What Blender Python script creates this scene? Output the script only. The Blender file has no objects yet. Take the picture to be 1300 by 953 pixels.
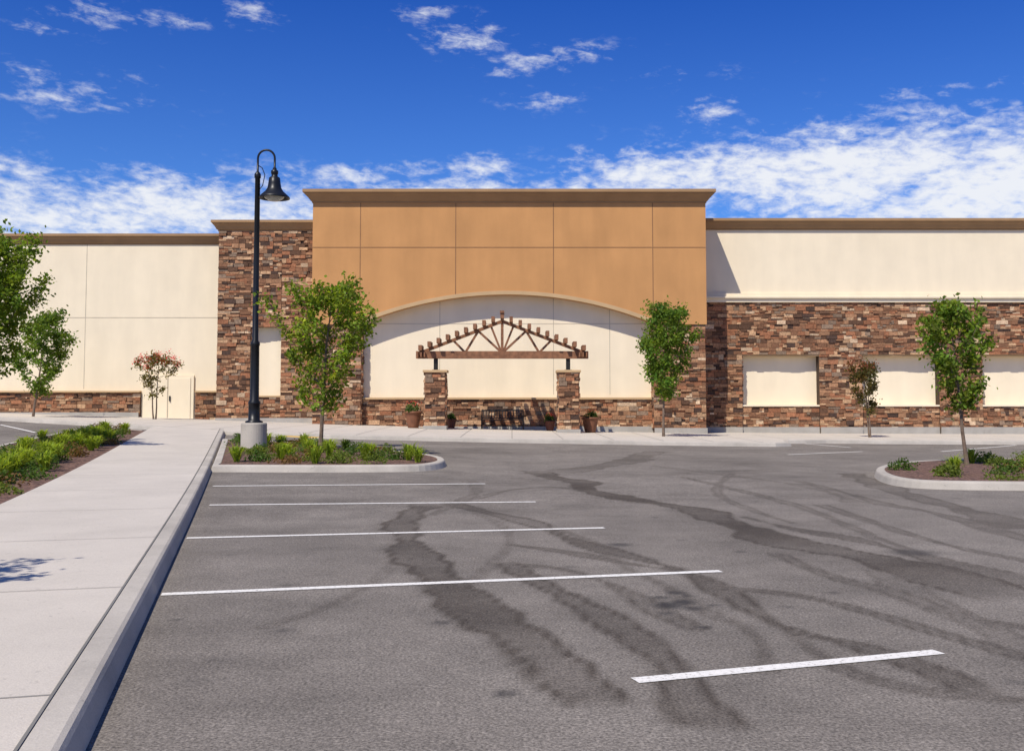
import bpy, bmesh, math, random
import numpy as np
from mathutils import Vector, Matrix
random.seed(7); np.random.seed(7)
D=bpy.data; S=bpy.context.scene
F=1300.0; CH=1.6; PITCH=math.atan(77.5/F)

# ---------------------------------------------------------------- terrain
def G(x,y):
    x=np.maximum(np.asarray(x,float),-40.0); y=np.asarray(y,float)
    g=-0.15+0.03*5.0*np.logaddexp(0,(9-x)/5.0)
    t=np.clip((y-12)/30.0,0,1); s=t*t*(3-2*t)
    return g*s
def g1(x,y): return float(G(x,y))
def P(u,v,dz=0.0):
    """surveyed sight line -> point on the terrain (world metres)"""
    a=(u-650)/F; b=(431.5-v)/F
    d=Vector((a, math.cos(PITCH)-b*math.sin(PITCH), math.sin(PITCH)+b*math.cos(PITCH)))
    z=0.0; x=y=0
    for i in range(60):
        t=(z-CH)/d.z
        x,y=d.x*t,d.y*t
        z=0.5*z+0.5*(g1(x,y)+dz)
    return (x,y)

# ---------------------------------------------------------------- materials
def mat(name):
    m=D.materials.new(name); m.use_nodes=True
    nt=m.node_tree; b=nt.nodes['Principled BSDF']
    return m,nt,b
def N(nt,t,**k):
    n=nt.nodes.new(t)
    for a,v in k.items():
        if a.startswith('i_'):
            n.inputs[a[2:].replace('_',' ')].default_value=v
        else: setattr(n,a,v)
    return n
def L(nt,a,b): nt.links.new(a,b)
def ramp(nt,stops):
    r=nt.nodes.new('ShaderNodeValToRGB'); e=r.color_ramp.elements
    while len(e)<len(stops): e.new(0.5)
    for k,(p,c) in enumerate(stops):
        e[k].position=p; e[k].color=(c[0],c[1],c[2],1) if not isinstance(c,(int,float)) else (c,c,c,1)
    return r
def mixc(nt,a,b,fac,mode='MIX'):
    m=nt.nodes.new('ShaderNodeMix'); m.data_type='RGBA'; m.blend_type=mode
    for sock,val in ((m.inputs[6],a),(m.inputs[7],b),(m.inputs[0],fac)):
        if hasattr(val,'links'): nt.links.new(val,sock)
        elif isinstance(val,(int,float)): sock.default_value=val if sock==m.inputs[0] else (val,val,val,1)
        else: sock.default_value=(val[0],val[1],val[2],1)
    return m.outputs[2]
def simple(name,col,rough=0.8,var=0.12,scale=3.0,bump=0.0,bscale=60,metal=0,streak=0.0):
    m,nt,b=mat(name)
    tc=N(nt,'ShaderNodeTexCoord')
    n=N(nt,'ShaderNodeTexNoise'); n.inputs['Scale'].default_value=scale; n.inputs['Detail'].default_value=6
    L(nt,tc.outputs['Object'],n.inputs['Vector'])
    r=ramp(nt,[(0.3,tuple(c*(1-var) for c in col)),(0.7,tuple(min(1,c*(1+var)) for c in col))])
    L(nt,n.outputs['Fac'],r.inputs['Fac']); out=r.outputs['Color']
    if streak>0:
        mp=N(nt,'ShaderNodeMapping'); mp.inputs['Scale'].default_value=(1.6,1.6,0.3)
        L(nt,tc.outputs['Object'],mp.inputs['Vector'])
        n2=N(nt,'ShaderNodeTexNoise'); n2.inputs['Scale'].default_value=0.9; n2.inputs['Detail'].default_value=7
        L(nt,mp.outputs['Vector'],n2.inputs['Vector'])
        r2=ramp(nt,[(0.35,1-streak),(0.65,1.0)]); L(nt,n2.outputs['Fac'],r2.inputs['Fac'])
        out=mixc(nt,out,r2.outputs['Color'],1.0,'MULTIPLY')
    L(nt,out,b.inputs['Base Color'])
    b.inputs['Roughness'].default_value=rough; b.inputs['Metallic'].default_value=metal
    b.inputs['Specular IOR Level'].default_value=0.3
    if bump>0:
        n3=N(nt,'ShaderNodeTexNoise'); n3.inputs['Scale'].default_value=bscale; n3.inputs['Detail'].default_value=4
        L(nt,tc.outputs['Object'],n3.inputs['Vector'])
        bp=N(nt,'ShaderNodeBump'); bp.inputs['Strength'].default_value=bump; bp.inputs['Distance'].default_value=0.02
        L(nt,n3.outputs['Fac'],bp.inputs['Height']); L(nt,bp.outputs['Normal'],b.inputs['Normal'])
    return m
M={}
M['cream']=simple('cream_stucco',(0.83,0.715,0.52),0.9,0.025,1.2,0.3,45,streak=0.06)
M['tan']=simple('tan_stucco',(0.54,0.275,0.105),0.9,0.06,0.7,0.3,45,streak=0.10)
M['joint_t']=simple('tan_joint',(0.25,0.13,0.06),0.9)
M['joint_c']=simple('cream_joint',(0.50,0.43,0.32),0.9)
M['cornice']=simple('cornice_brown',(0.34,0.205,0.10),0.85,0.08,1.5,0.1,40)
M['trim']=simple('arch_trim',(0.50,0.34,0.18),0.85,0.06,1.5)
M['mortar']=simple('mortar_dark',(0.065,0.042,0.028),0.95)
M['plinth']=simple('plinth_concrete',(0.36,0.335,0.295),0.9,0.12,2,0.2,40)
M['wood']=simple('stained_timber',(0.22,0.10,0.05),0.7,0.3,6,0.2,30)
M['black']=simple('black_painted_steel',(0.010,0.011,0.014),0.38,0.1,2)
M['darkmetal']=simple('dark_bench_metal',(0.02,0.018,0.016),0.5,0.1,2)
M['terra']=simple('terracotta',(0.20,0.085,0.045),0.7,0.2,5,0.1,30)
M['terra2']=simple('dark_clay',(0.12,0.04,0.025),0.6,0.2,5)
M['door']=simple('door_paint',(0.80,0.69,0.50),0.6,0.02,2)
M['glass']=simple('lamp_lens',(0.5,0.5,0.48),0.2,0.02,2)

def concrete(name,col,stain=0.18):
    m,nt,b=mat(name)
    tc=N(nt,'ShaderNodeTexCoord')
    n=N(nt,'ShaderNodeTexNoise'); n.inputs['Scale'].default_value=0.8; n.inputs['Detail'].default_value=8; n.inputs['Roughness'].default_value=0.65
    L(nt,tc.outputs['Object'],n.inputs['Vector'])
    r=ramp(nt,[(0.3,tuple(c*(1-stain) for c in col)),(0.62,col),(0.8,tuple(c*1.06 for c in col))])
    L(nt,n.outputs['Fac'],r.inputs['Fac'])
    n2=N(nt,'ShaderNodeTexNoise'); n2.inputs['Scale'].default_value=90; n2.inputs['Detail'].default_value=3
    L(nt,tc.outputs['Object'],n2.inputs['Vector'])
    r2=ramp(nt,[(0.3,0.84),(0.7,1.0)]); L(nt,n2.outputs['Fac'],r2.inputs['Fac'])
    c=mixc(nt,r.outputs['Color'],r2.outputs['Color'],1.0,'MULTIPLY')
    n4=N(nt,'ShaderNodeTexNoise'); n4.inputs['Scale'].default_value=14; n4.inputs['Detail'].default_value=2
    L(nt,tc.outputs['Object'],n4.inputs['Vector'])
    r4=ramp(nt,[(0.27,0.6),(0.33,1.0)]); L(nt,n4.outputs['Fac'],r4.inputs['Fac'])
    c=mixc(nt,c,r4.outputs['Color'],0.5,'MULTIPLY')
    L(nt,c,b.inputs['Base Color']); b.inputs['Roughness'].default_value=0.9
    b.inputs['Specular IOR Level'].default_value=0.25
    bp=N(nt,'ShaderNodeBump'); bp.inputs['Strength'].default_value=0.25; bp.inputs['Distance'].default_value=0.01
    L(nt,n2.outputs['Fac'],bp.inputs['Height']); L(nt,bp.outputs['Normal'],b.inputs['Normal'])
    return m
M['walk']=concrete('walk_concrete',(0.59,0.53,0.45),0.12)
M['kerb']=concrete('kerb_concrete',(0.52,0.47,0.40),0.30)
M['groove']=simple('groove',(0.18,0.17,0.15),0.95)
M['yellow']=simple('tactile_yellow',(0.62,0.38,0.06),0.7,0.1,4)

def paint():
    m,nt,b=mat('white_road_paint')
    tc=N(nt,'ShaderNodeTexCoord')
    n=N(nt,'ShaderNodeTexNoise'); n.inputs['Scale'].default_value=35; n.inputs['Detail'].default_value=6; n.inputs['Roughness'].default_value=0.7
    L(nt,tc.outputs['Object'],n.inputs['Vector'])
    r=ramp(nt,[(0.36,(0.28,0.26,0.23)),(0.44,(0.70,0.67,0.61)),(0.7,(0.82,0.79,0.73))])
    L(nt,n.outputs['Fac'],r.inputs['Fac']); L(nt,r.outputs['Color'],b.inputs['Base Color'])
    b.inputs['Roughness'].default_value=0.8
    return m
M['paint']=paint()

def asphalt():
    m,nt,b=mat('asphalt')
    tc=N(nt,'ShaderNodeTexCoord'); o=tc.outputs['Object']
    def noise(s,d=4,r=0.6,vec=o):
        n=N(nt,'ShaderNodeTexNoise'); n.inputs['Scale'].default_value=s; n.inputs['Detail'].default_value=d; n.inputs['Roughness'].default_value=r
        L(nt,vec,n.inputs['Vector']); return n.outputs['Fac']
    big=noise(0.28,8,0.66); mid=noise(1.3,7,0.7); fine=noise(55,3,0.7); gr=noise(19,4,.7)
    r=ramp(nt,[(0.32,(0.142,0.124,0.105)),(0.5,(0.195,0.171,0.145)),(0.68,(0.235,0.207,0.176))]); L(nt,big,r.inputs['Fac'])
    rm=ramp(nt,[(0.3,0.80),(0.7,1.14)]); L(nt,mid,rm.inputs['Fac'])
    c=mixc(nt,r.outputs['Color'],rm.outputs['Color'],1.0,'MULTIPLY')
    rg=ramp(nt,[(0.3,0.78),(0.7,1.18)]); L(nt,gr,rg.inputs['Fac'])
    c=mixc(nt,c,rg.outputs['Color'],1.0,'MULTIPLY')
    rf=ramp(nt,[(0.32,0.42),(0.5,0.98),(0.68,1.6)]); L(nt,fine,rf.inputs['Fac'])
    c=mixc(nt,c,rf.outputs['Color'],1.0,'MULTIPLY')
    v=N(nt,'ShaderNodeTexVoronoi'); v.inputs['Scale'].default_value=38; L(nt,o,v.inputs['Vector'])
    rv=ramp(nt,[(0.0,1.7),(0.2,1.0)]); L(nt,v.outputs['Distance'],rv.inputs['Fac'])
    c=mixc(nt,c,rv.outputs['Color'],0.6,'MULTIPLY')
    # tar / water-run stains from the surveyed vertex attribute
    at=N(nt,'ShaderNodeAttribute'); at.attribute_name='stain'
    n5=noise(5.0,6,0.7)
    ad=N(nt,'ShaderNodeMath',operation='MULTIPLY_ADD'); L(nt,n5,ad.inputs[0]); ad.inputs[1].default_value=0.5; ad.inputs[2].default_value=-0.25
    ad2=N(nt,'ShaderNodeMath',operation='ADD'); L(nt,ad.outputs[0],ad2.inputs[0]); L(nt,at.outputs['Fac'],ad2.inputs[1])
    rs=ramp(nt,[(0.12,0.0),(0.95,1.0)]); L(nt,ad2.outputs[0],rs.inputs['Fac'])
    c=mixc(nt,c,mixc(nt,c,(0.44,0.415,0.39),1.0,'MULTIPLY'),rs.outputs['Color'])
    # oil drips
    at2=N(nt,'ShaderNodeAttribute'); at2.attribute_name='oil'
    c=mixc(nt,c,(0.03,0.028,0.028),at2.outputs['Fac'])
    L(nt,c,b.inputs['Base Color']); b.inputs['Roughness'].default_value=0.88
    b.inputs['Specular IOR Level'].default_value=0.2
    bp=N(nt,'ShaderNodeBump'); bp.inputs['Strength'].default_value=0.6; bp.inputs['Distance'].default_value=0.01
    L(nt,fine,bp.inputs['Height']); L(nt,bp.outputs['Normal'],b.inputs['Normal'])
    return m
M['asphalt']=asphalt()

def attr_mat(name,rough=0.85,transl=0.0,bump=0.0):
    m,nt,b=mat(name)
    at=N(nt,'ShaderNodeAttribute'); at.attribute_name='Col'
    tc=N(nt,'ShaderNodeTexCoord')
    n=N(nt,'ShaderNodeTexNoise'); n.inputs['Scale'].default_value=14; n.inputs['Detail'].default_value=5
    L(nt,tc.outputs['Object'],n.inputs['Vector'])
    r=ramp(nt,[(0.3,0.65),(0.7,1.3)]); L(nt,n.outputs['Fac'],r.inputs['Fac'])
    c=mixc(nt,at.outputs['Color'],r.outputs['Color'],1.0 if transl==0 else 0.3,'MULTIPLY')
    L(nt,c,b.inputs['Base Color']); b.inputs['Roughness'].default_value=rough
    b.inputs['Specular IOR Level'].default_value=0.15 if transl>0 else 0.3
    if bump:
        bp=N(nt,'ShaderNodeBump'); bp.inputs['Strength'].default_value=bump; bp.inputs['Distance'].default_value=0.03
        L(nt,n.outputs['Fac'],bp.inputs['Height']); L(nt,bp.outputs['Normal'],b.inputs['Normal'])
    if transl>0:
        t=N(nt,'ShaderNodeBsdfTranslucent'); L(nt,mixc(nt,c,(1.9,1.9,0.7),1.0,'MULTIPLY'),t.inputs['Color'])
        mx=N(nt,'ShaderNodeMixShader'); mx.inputs[0].default_value=transl
        L(nt,b.outputs[0],mx.inputs[1]); L(nt,t.outputs[0],mx.inputs[2])
        L(nt,mx.outputs[0],nt.nodes['Material Output'].inputs['Surface'])
    return m
M['stone']=attr_mat('ledge_stone',0.9,0,0.5)
M['leaf']=attr_mat('leaf',0.6,0.4)
M['bark']=simple('bark',(0.17,0.12,0.085),0.9,0.3,8,0.4,30)
def mulch():
    m,nt,b=mat('mulch')
    tc=N(nt,'ShaderNodeTexCoord')
    v=N(nt,'ShaderNodeTexVoronoi'); v.inputs['Scale'].default_value=22; L(nt,tc.outputs['Object'],v.inputs['Vector'])
    sp=N(nt,'ShaderNodeSeparateColor'); L(nt,v.outputs['Color'],sp.inputs[0])
    r=ramp(nt,[(0.0,(0.04,0.022,0.016)),(0.5,(0.13,0.066,0.044)),(1.0,(0.25,0.14,0.095))])
    L(nt,sp.outputs[0],r.inputs['Fac']); L(nt,r.outputs['Color'],b.inputs['Base Color'])
    b.inputs['Roughness'].default_value=0.95
    bp=N(nt,'ShaderNodeBump'); bp.inputs['Strength'].default_value=1.0; bp.inputs['Distance'].default_value=0.05
    L(nt,sp.outputs[1],bp.inputs['Height']); L(nt,bp.outputs['Normal'],b.inputs['Normal'])
    return m
M['mulch']=mulch()

# ---------------------------------------------------------------- object helpers
def link(o,parent=None):
    S.collection.objects.link(o)
    if parent is not None: o.parent=parent
    return o
def empty(name,loc=(0,0,0)):
    e=D.objects.new(name,None); e.empty_display_size=0.3; S.collection.objects.link(e); return e
def meshobj(name,verts,faces,mats,parent=None,smooth=False,fm=None,cols=None):
    me=D.meshes.new(name); me.from_pydata([tuple(v) for v in verts],[],[tuple(f) for f in faces])
    for m in (mats if isinstance(mats,(list,tuple)) else [mats]): me.materials.append(m)
    if fm is not None: me.polygons.foreach_set('material_index',fm)
    if cols is not None:
        a=me.color_attributes.new('Col','FLOAT_COLOR','CORNER')
        lt=np.array([p.loop_total for p in me.polygons]); c=np.repeat(np.array(cols,dtype=float),lt,axis=0)
        c=np.hstack([c,np.ones((len(c),1))]); a.data.foreach_set('color',c.ravel())
    if smooth: me.polygons.foreach_set('use_smooth',[True]*len(me.polygons))
    me.update()
    return link(D.objects.new(name,me),parent)
class MB:
    def __init__(s): s.v=[];s.f=[];s.c=[];s.m=[]
    def add(s,vs,fs,col=(1,1,1),mi=0):
        o=len(s.v); s.v.extend(vs)
        for f in fs: s.f.append(tuple(i+o for i in f)); s.c.append(col); s.m.append(mi)
    def box(s,x0,x1,y0,y1,z0,z1,mi=0,col=(1,1,1)):
        s.add([(x0,y0,z0),(x1,y0,z0),(x1,y1,z0),(x0,y1,z0),(x0,y0,z1),(x1,y0,z1),(x1,y1,z1),(x0,y1,z1)],
              [(0,3,2,1),(4,5,6,7),(0,1,5,4),(1,2,6,5),(2,3,7,6),(3,0,4,7)],col,mi)
    def beam(s,a,b,w,h,up=(0,0,1),mi=0):
        a=Vector(a);b=Vector(b);d=(b-a).normalized();up=Vector(up)
        sx=d.cross(up).normalized()*w/2; sy=sx.cross(d).normalized()*h/2
        vs=[p+i*sx+j*sy for p in (a,b) for i,j in ((-1,-1),(1,-1),(1,1),(-1,1))]
        s.add([tuple(v) for v in vs],[(0,1,2,3),(7,6,5,4),(0,4,5,1),(1,5,6,2),(2,6,7,3),(3,7,4,0)],(1,1,1),mi)
    def tube(s,pts,rad,n=8,mi=0,col=(1,1,1),cap=True):
        pts=[Vector(p) for p in pts]; o=len(s.v); k=len(pts)
        ref=Vector((0.13,1,0.07)).normalized()
        for i,p in enumerate(pts):
            d=(pts[min(i+1,k-1)]-pts[max(i-1,0)]).normalized()
            r0=ref if abs(d.dot(ref))<0.9 else Vector((1,0,0))
            a=d.cross(r0).normalized(); b=d.cross(a).normalized(); r=rad[i] if hasattr(rad,'__len__') else rad
            for j in range(n):
                t=2*math.pi*j/n; s.v.append(tuple(p+a*math.cos(t)*r+b*math.sin(t)*r))
        for i in range(k-1):
            for j in range(n):
                s.f.append((o+i*n+j,o+i*n+(j+1)%n,o+(i+1)*n+(j+1)%n,o+(i+1)*n+j)); s.c.append(col); s.m.append(mi)
        if cap:
            s.f.append(tuple(o+j for j in range(n))); s.c.append(col); s.m.append(mi)
            s.f.append(tuple(o+(k-1)*n+j for j in range(n))[::-1]); s.c.append(col); s.m.append(mi)
    def lathe(s,x,y,z,prof,n=24,mi=0):
        o=len(s.v)
        for r,h in prof:
            for j in range(n):
                t=2*math.pi*j/n; s.v.append((x+r*math.cos(t),y+r*math.sin(t),z+h))
        for i in range(len(prof)-1):
            for j in range(n):
                s.f.append((o+i*n+j,o+i*n+(j+1)%n,o+(i+1)*n+(j+1)%n,o+(i+1)*n+j)); s.c.append((1,1,1)); s.m.append(mi)
    def obj(s,name,mats,parent=None,smooth=False,cols=True):
        return meshobj(name,s.v,s.f,mats,parent,smooth,s.m,s.c if cols else None)
def box(name,x0,x1,y0,y1,z0,z1,m,parent=None,bev=0.0):
    b=MB(); b.box(x0,x1,y0,y1,z0,z1); o=b.obj(name,m,parent,cols=False)
    if bev: 
        md=o.modifiers.new('b','BEVEL'); md.width=bev; md.segments=2
    return o

def drape(name,pts,dz,m,parent=None,step=1.0,skirt=0.0,zf=None):
    bm=bmesh.new()
    vs=[bm.verts.new((p[0],p[1],0)) for p in pts]
    f=bm.faces.new(vs); f.normal_update()
    if f.normal.z<0: f.normal_flip()
    xs=[p[0] for p in pts]; ys=[p[1] for p in pts]
    for a,lo,hi in ((0,min(xs),max(xs)),(1,min(ys),max(ys))):
        k=math.floor(lo/step)*step+step
        while k<hi:
            co=[0,0,0];no=[0,0,0];co[a]=k;no[a]=1
            bmesh.ops.bisect_plane(bm,geom=bm.verts[:]+bm.edges[:]+bm.faces[:],plane_co=co,plane_no=no)
            k+=step
    bmesh.ops.triangulate(bm,faces=bm.faces[:])
    for v in bm.verts: v.co.z=g1(v.co.x,v.co.y)+dz+(zf(v.co.x,v.co.y) if zf else 0)
    if skirt:
        be=[e for e in bm.edges if e.is_boundary]
        r=bmesh.ops.extrude_edge_only(bm,edges=be)
        for v in r['geom']:
            if isinstance(v,bmesh.types.BMVert): v.co.z-=skirt
    me=D.meshes.new(name); bm.to_mesh(me); bm.free(); me.materials.append(m)
    return link(D.objects.new(name,me),parent)
def resample(pts,step,closed=False):
    pts=[Vector((p[0],p[1])) for p in pts]
    if closed: pts=pts+[pts[0]]
    out=[]
    for a,b in zip(pts[:-1],pts[1:]):
        n=max(1,int((b-a).length/step))
        for i in range(n): out.append(a.lerp(b,i/n))
    if not closed: out.append(pts[-1])
    return out
def chaikin(pts,it=2,closed=True):
    pts=[Vector((p[0],p[1])) for p in pts]
    for _ in range(it):
        q=[]; n=len(pts)
        rng=range(n) if closed else range(n-1)
        if not closed: q.append(pts[0])
        for i in rng:
            a,b=pts[i],pts[(i+1)%n]; q+= [a.lerp(b,.25),a.lerp(b,.75)]
        if not closed: q.append(pts[-1])
        pts=q
    return pts
def normals2(pts,closed):
    n=len(pts); out=[]
    for i in range(n):
        a=pts[(i-1)%n] if (closed or i>0) else pts[i]; b=pts[(i+1)%n] if (closed or i<n-1) else pts[i]
        d=(b-a).normalized(); out.append(Vector((-d.y,d.x)))
    return out
def area(pts): 
    return 0.5*sum(pts[i][0]*pts[(i+1)%len(pts)][1]-pts[(i+1)%len(pts)][0]*pts[i][1] for i in range(len(pts)))
def inset(pts,d):
    ns=normals2(pts,True); s=1 if area(pts)>0 else -1
    return [p+n*d*s for p,n in zip(pts,ns)]
KPROF=[(-0.02,-0.12),(-0.01,0.0),(0.025,0.115),(0.04,0.138),(0.065,0.150),(0.19,0.152),(0.20,0.145),(0.20,-0.1)]
def kerb(name,pts,closed=False,side=1,parent=None,prof=KPROF,step=0.6):
    pts=resample(pts,step,closed); ns=normals2(pts,closed); k=len(prof); n=len(pts)
    v=[];f=[]
    for p,nn in zip(pts,ns):
        for o,h in prof:
            q=p+nn*o*side; v.append((q.x,q.y,g1(p.x,p.y)+h))
    for i in range(n if closed else n-1):
        j=(i+1)%n
        for a in range(k-1):
            q=(i*k+a,j*k+a,j*k+a+1,i*k+a+1); f.append(q if side<0 else q[::-1])
    if not closed:
        f.append(tuple(range(k))); f.append(tuple((n-1)*k+i for i in range(k))[::-1])
    return meshobj(name,v,f,M['kerb'],parent)
def strip(name,a,b,w,dz,m,parent=None):
    a=Vector(a);b=Vector(b);d=(b-a).normalized();n=Vector((-d.y,d.x))*w/2
    k=max(1,int((b-a).length/0.5)); v=[];f=[]
    for i in range(k+1):
        p=a.lerp(b,i/k)
        for q in (p-n,p+n): v.append((q.x,q.y,g1(q.x,q.y)+dz))
    for i in range(k): f.append((2*i,2*i+1,2*i+3,2*i+2)[::-1])
    return meshobj(name,v,f,m,parent)

# ---------------------------------------------------------------- ground sheet
xs=np.unique(np.concatenate([[-1500,-900,-500,-300,-160,-100,-70],np.arange(-52,-16,2.0),np.arange(-16,-6,0.5),np.round(np.arange(-6,16,0.06),3),np.round(np.arange(16,22,.15),3),np.arange(22,60,2.0),[80,130,220,400,900,1500]]))
ys=np.unique(np.concatenate([[-600,-300,-120,-60,-30,-15,-8,-3,1],np.round(np.arange(3,16,0.06),3),np.round(np.arange(16,42,0.1),3),np.arange(42,70,2.0),[90,130,220,450,900,1800]]))
X,Y=np.meshgrid(xs,ys); Z=G(X,Y)
nx,ny=len(xs),len(ys)
stain=np.zeros_like(X); oil=np.zeros_like(X)
def seg_dist(pl):
    best=np.full(X.shape,1e9); tt=np.zeros(X.shape); side=np.zeros(X.shape)
    n=len(pl)-1
    for i in range(n):
        ax,ay=pl[i];bx,by=pl[i+1]; dx,dy=bx-ax,by-ay; l2=dx*dx+dy*dy
        t=np.clip(((X-ax)*dx+(Y-ay)*dy)/l2,0,1)
        d=np.hypot(X-ax-t*dx,Y-ay-t*dy); s=np.sign(dx*(Y-ay)-dy*(X-ax))
        m=d<best; best=np.where(m,d,best); tt=np.where(m,(i+t)/n,tt); side=np.where(m,s,side)
    return best,tt,side
def catm(pl,it=2): return [tuple(p) for p in chaikin(pl,it,False)]
# tar-sealed / water-run bands: (sight points, half width start,end, strength)
ST=[([(675,597),(700,606),(745,612),(738,622),(790,632),(850,640),(905,653),(950,672),(985,686),(1080,702),(1180,726),(1320,765)],0.22,0.34,1.05),
    ([(735,622),(700,617),(640,622),(600,634)],0.10,0.06,0.55),
    ([(940,655),(1010,672),(1090,684),(1190,712),(1330,745)],0.07,0.20,0.7),
    ([(540,640),(508,660),(522,700),(556,728),(590,762),(628,790),(672,812),(715,850),(760,900)],0.24,0.13,0.95),
    ([(520,690),(548,735),(600,775),(650,822),(690,870)],0.05,0.05,0.6),
    ([(640,712),(700,748),(756,776),(800,800),(860,850),(900,930)],0.12,0.11,0.85),
    ([(560,636),(640,655),(690,668),(735,690),(800,706),(868,724),(915,748),(965,780),(1000,800),(1110,822),(1300,900)],0.11,0.10,0.8),
    ([(700,600),(760,592),(800,585),(835,572)],0.35,0.4,0.65),
    ([(640,690),(720,700),(800,716),(850,722),(905,736)],0.08,0.07,0.7),
    ([(655,716),(720,722),(760,735),(800,752),(860,790),(900,800)],0.06,0.09,0.65),
    ([(1080,600),(1130,622),(1200,640),(1250,655),(1320,672)],0.22,0.3,0.7),
    ([(1010,610),(1070,624),(1120,640),(1190,650),(1320,690)],0.08,0.10,0.6),
    ([(560,600),(640,604),(720,600),(800,604),(900,600),(1004,596)],0.3,0.4,0.3),
    ([(600,610),(610,625),(575,640),(545,655)],0.07,0.07,0.5),
    ([(268,700),(300,640),(300,612)],0.15,0.2,0.2),
    ([(900,745),(1000,752),(1080,770),(1180,800),(1320,840)],0.05,0.08,0.7),
    ([(320,800),(420,770),(480,735),(520,700)],0.03,0.04,0.35),
    ([(1040,640),(1100,660),(1190,690),(1320,715)],0.06,0.08,0.6),
    ([(860,604),(930,620),(1010,640),(1060,660),(1130,690),(1240,722)],0.06,0.07,0.55),
    ([(980,700),(1060,735),(1130,748),(1210,780),(1320,800)],0.05,0.07,0.6),
    ([(1120,722),(1160,760),(1240,790),(1320,830)],0.12,0.16,0.5),
    ([(820,590),(930,604),(1040,618),(1090,640)],0.10,0.12,0.45),
    ([(930,600),(900,625),(960,650),(1010,665)],0.05,0.05,0.5),
    ([(1000,800),(1060,850),(1180,880),(1320,890)],0.05,0.06,0.6),
    ([(700,668),(760,690),(790,720),(850,745),(890,775),(960,800),(980,860)],0.04,0.05,0.5),
    ([(590,745),(620,720),(650,690),(640,665),(600,650)],0.04,0.04,0.4)]
rng=np.random.RandomState(3)
wob=sum(np.sin(X*a+Y*b+c)*w for a,b,c,w in ((1.3,.7,0,.06),(-.9,2.1,1,.06),(3.1,-1.7,2,.045),(5.3,4.1,3,.033),(-7.9,6.2,.4,.024),(13.1,-9.2,.4,.014)))
var=.5+.5*np.sin(X*1.1+1.3*np.sin(Y*.9)+2)*np.sin(Y*1.7+X*.6)
for pl,w0,w1,s in ST:
    W=catm([P(*p) for p in pl]); d,t,sd=seg_dist(W)
    w=w0+(w1-w0)*t
    dd=d+wob*np.minimum(1,w*5)
    ends=np.clip((1-t)*14,0,1)*np.clip(t*14+.1,0,1)
    edge=np.clip((w-dd)/.08+.5,0,1)
    core=edge*(.55+.45*var)
    stain=np.maximum(stain,s*core*ends)
    # fading wash beside the band
    wash=np.exp(-np.maximum(0,dd-w)/(w*1.1))*(sd<0)*.34
    stain=np.maximum(stain,s*wash*ends*(d<w*5))
    rim=np.exp(-((dd-w*.92)/0.05)**2)
    stain=np.maximum(stain,np.minimum(1.1,s*1.2)*rim*ends)
for (u,v,r,s) in [(850,768,.10,.8),(868,764,.08,.8),(880,772,.07,.7),(838,758,.06,.7),(858,752,.07,.8),(872,756,.05,.6),(893,796,.05,.8),(905,768,.05,.6),(845,778,.05,.6),(787,691,.10,.6),(1160,701,.22,.6),(222,786,.04,.7),(1058,752,.05,.6),(940,700,.05,.5),(360,800,.05,.4),(560,790,.05,.5),(1000,770,.05,.5),(640,880,.05,.7)]:
    x,y=P(u,v); d=np.hypot(X-x,Y-y+0*wob)+wob*0.15
    oil=np.maximum(oil,s*np.clip(1.6-d/r,0,1))
for i in range(110):
    x,y=rng.uniform(-3,14),rng.uniform(4.5,30)
    d=np.hypot(X-x,Y-y); oil=np.maximum(oil,rng.uniform(.15,.5)*np.clip(1.5-d/rng.uniform(.04,.09),0,1))
V=np.stack([X,Y,Z],-1).reshape(-1,3)
idx=np.arange(nx*ny).reshape(ny,nx)
Q=np.stack([idx[:-1,:-1],idx[:-1,1:],idx[1:,1:],idx[1:,:-1]],-1).reshape(-1,4)
me=D.meshes.new('ground'); me.vertices.add(len(V)); me.vertices.foreach_set('co',V.ravel())
me.loops.add(Q.size); me.loops.foreach_set('vertex_index',Q.ravel().astype(np.int32))
me.polygons.add(len(Q)); me.polygons.foreach_set('loop_start',np.arange(0,Q.size,4,dtype=np.int32))
me.update(calc_edges=True)
for nm,arr in (('stain',stain),('oil',oil)):
    a=me.attributes.new(nm,'FLOAT','POINT'); a.data.foreach_set('value',arr.ravel())
me.materials.append(M['asphalt']); me.validate()
me.polygons.foreach_set('use_smooth',[True]*len(me.polygons))
link(D.objects.new('ground_asphalt_parking_lot',me))

# ---------------------------------------------------------------- parking lines
for a,b in [((205,754.5),(915,725)),((237,683),(767,670)),((266,641),(680,637)),((270,617),(616,614))]:
    strip('parking_line',P(*a),P(*b),0.115,0.005,M['paint'])
strip('parking_line',P(806,864),P(1192,827.5),0.115,0.005,M['paint'])
for a,b in [((200,566),(262,559)),((360,566),(425,559)),((0,539),(45,549)),((1010,562),(1080,568)),((1195,573),(1290,565)),((1095,573),(1000,577)),((0,533.5),(50,537))]:
    strip('parking_line',P(*a),P(*b),0.12,0.005,M['paint'])

# ---------------------------------------------------------------- left walk with kerb
K0=Vector(P(147,863)); K1=Vector(P(268,598)); kd=(K1-K0).normalized()
kn=Vector((-kd.y,kd.x))   # to the left
Kend=K0+kd*33.5
Kst=K0-kd*14
wkw=2.62
wp=empty('walkway')
drape('slab',[Kst+kn*0.2,Kend+kn*0.2,Kend+kn*wkw,Kst+kn*wkw],0.148,M['walk'],wp,skirt=0.25)
kerb('kerb',[Kst,Kend],False,1,wp)
strip('edge_joint',Kst+kn*0.205,Kend+kn*0.205,0.016,0.156,M['groove'],wp)
i=0; t=-13.0
while t<32.5:
    p=K0+kd*t; strip('control_joint',p+kn*0.215,p+kn*(wkw-0.01),0.010,0.1525,M['groove'],wp); t+=3.05
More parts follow.
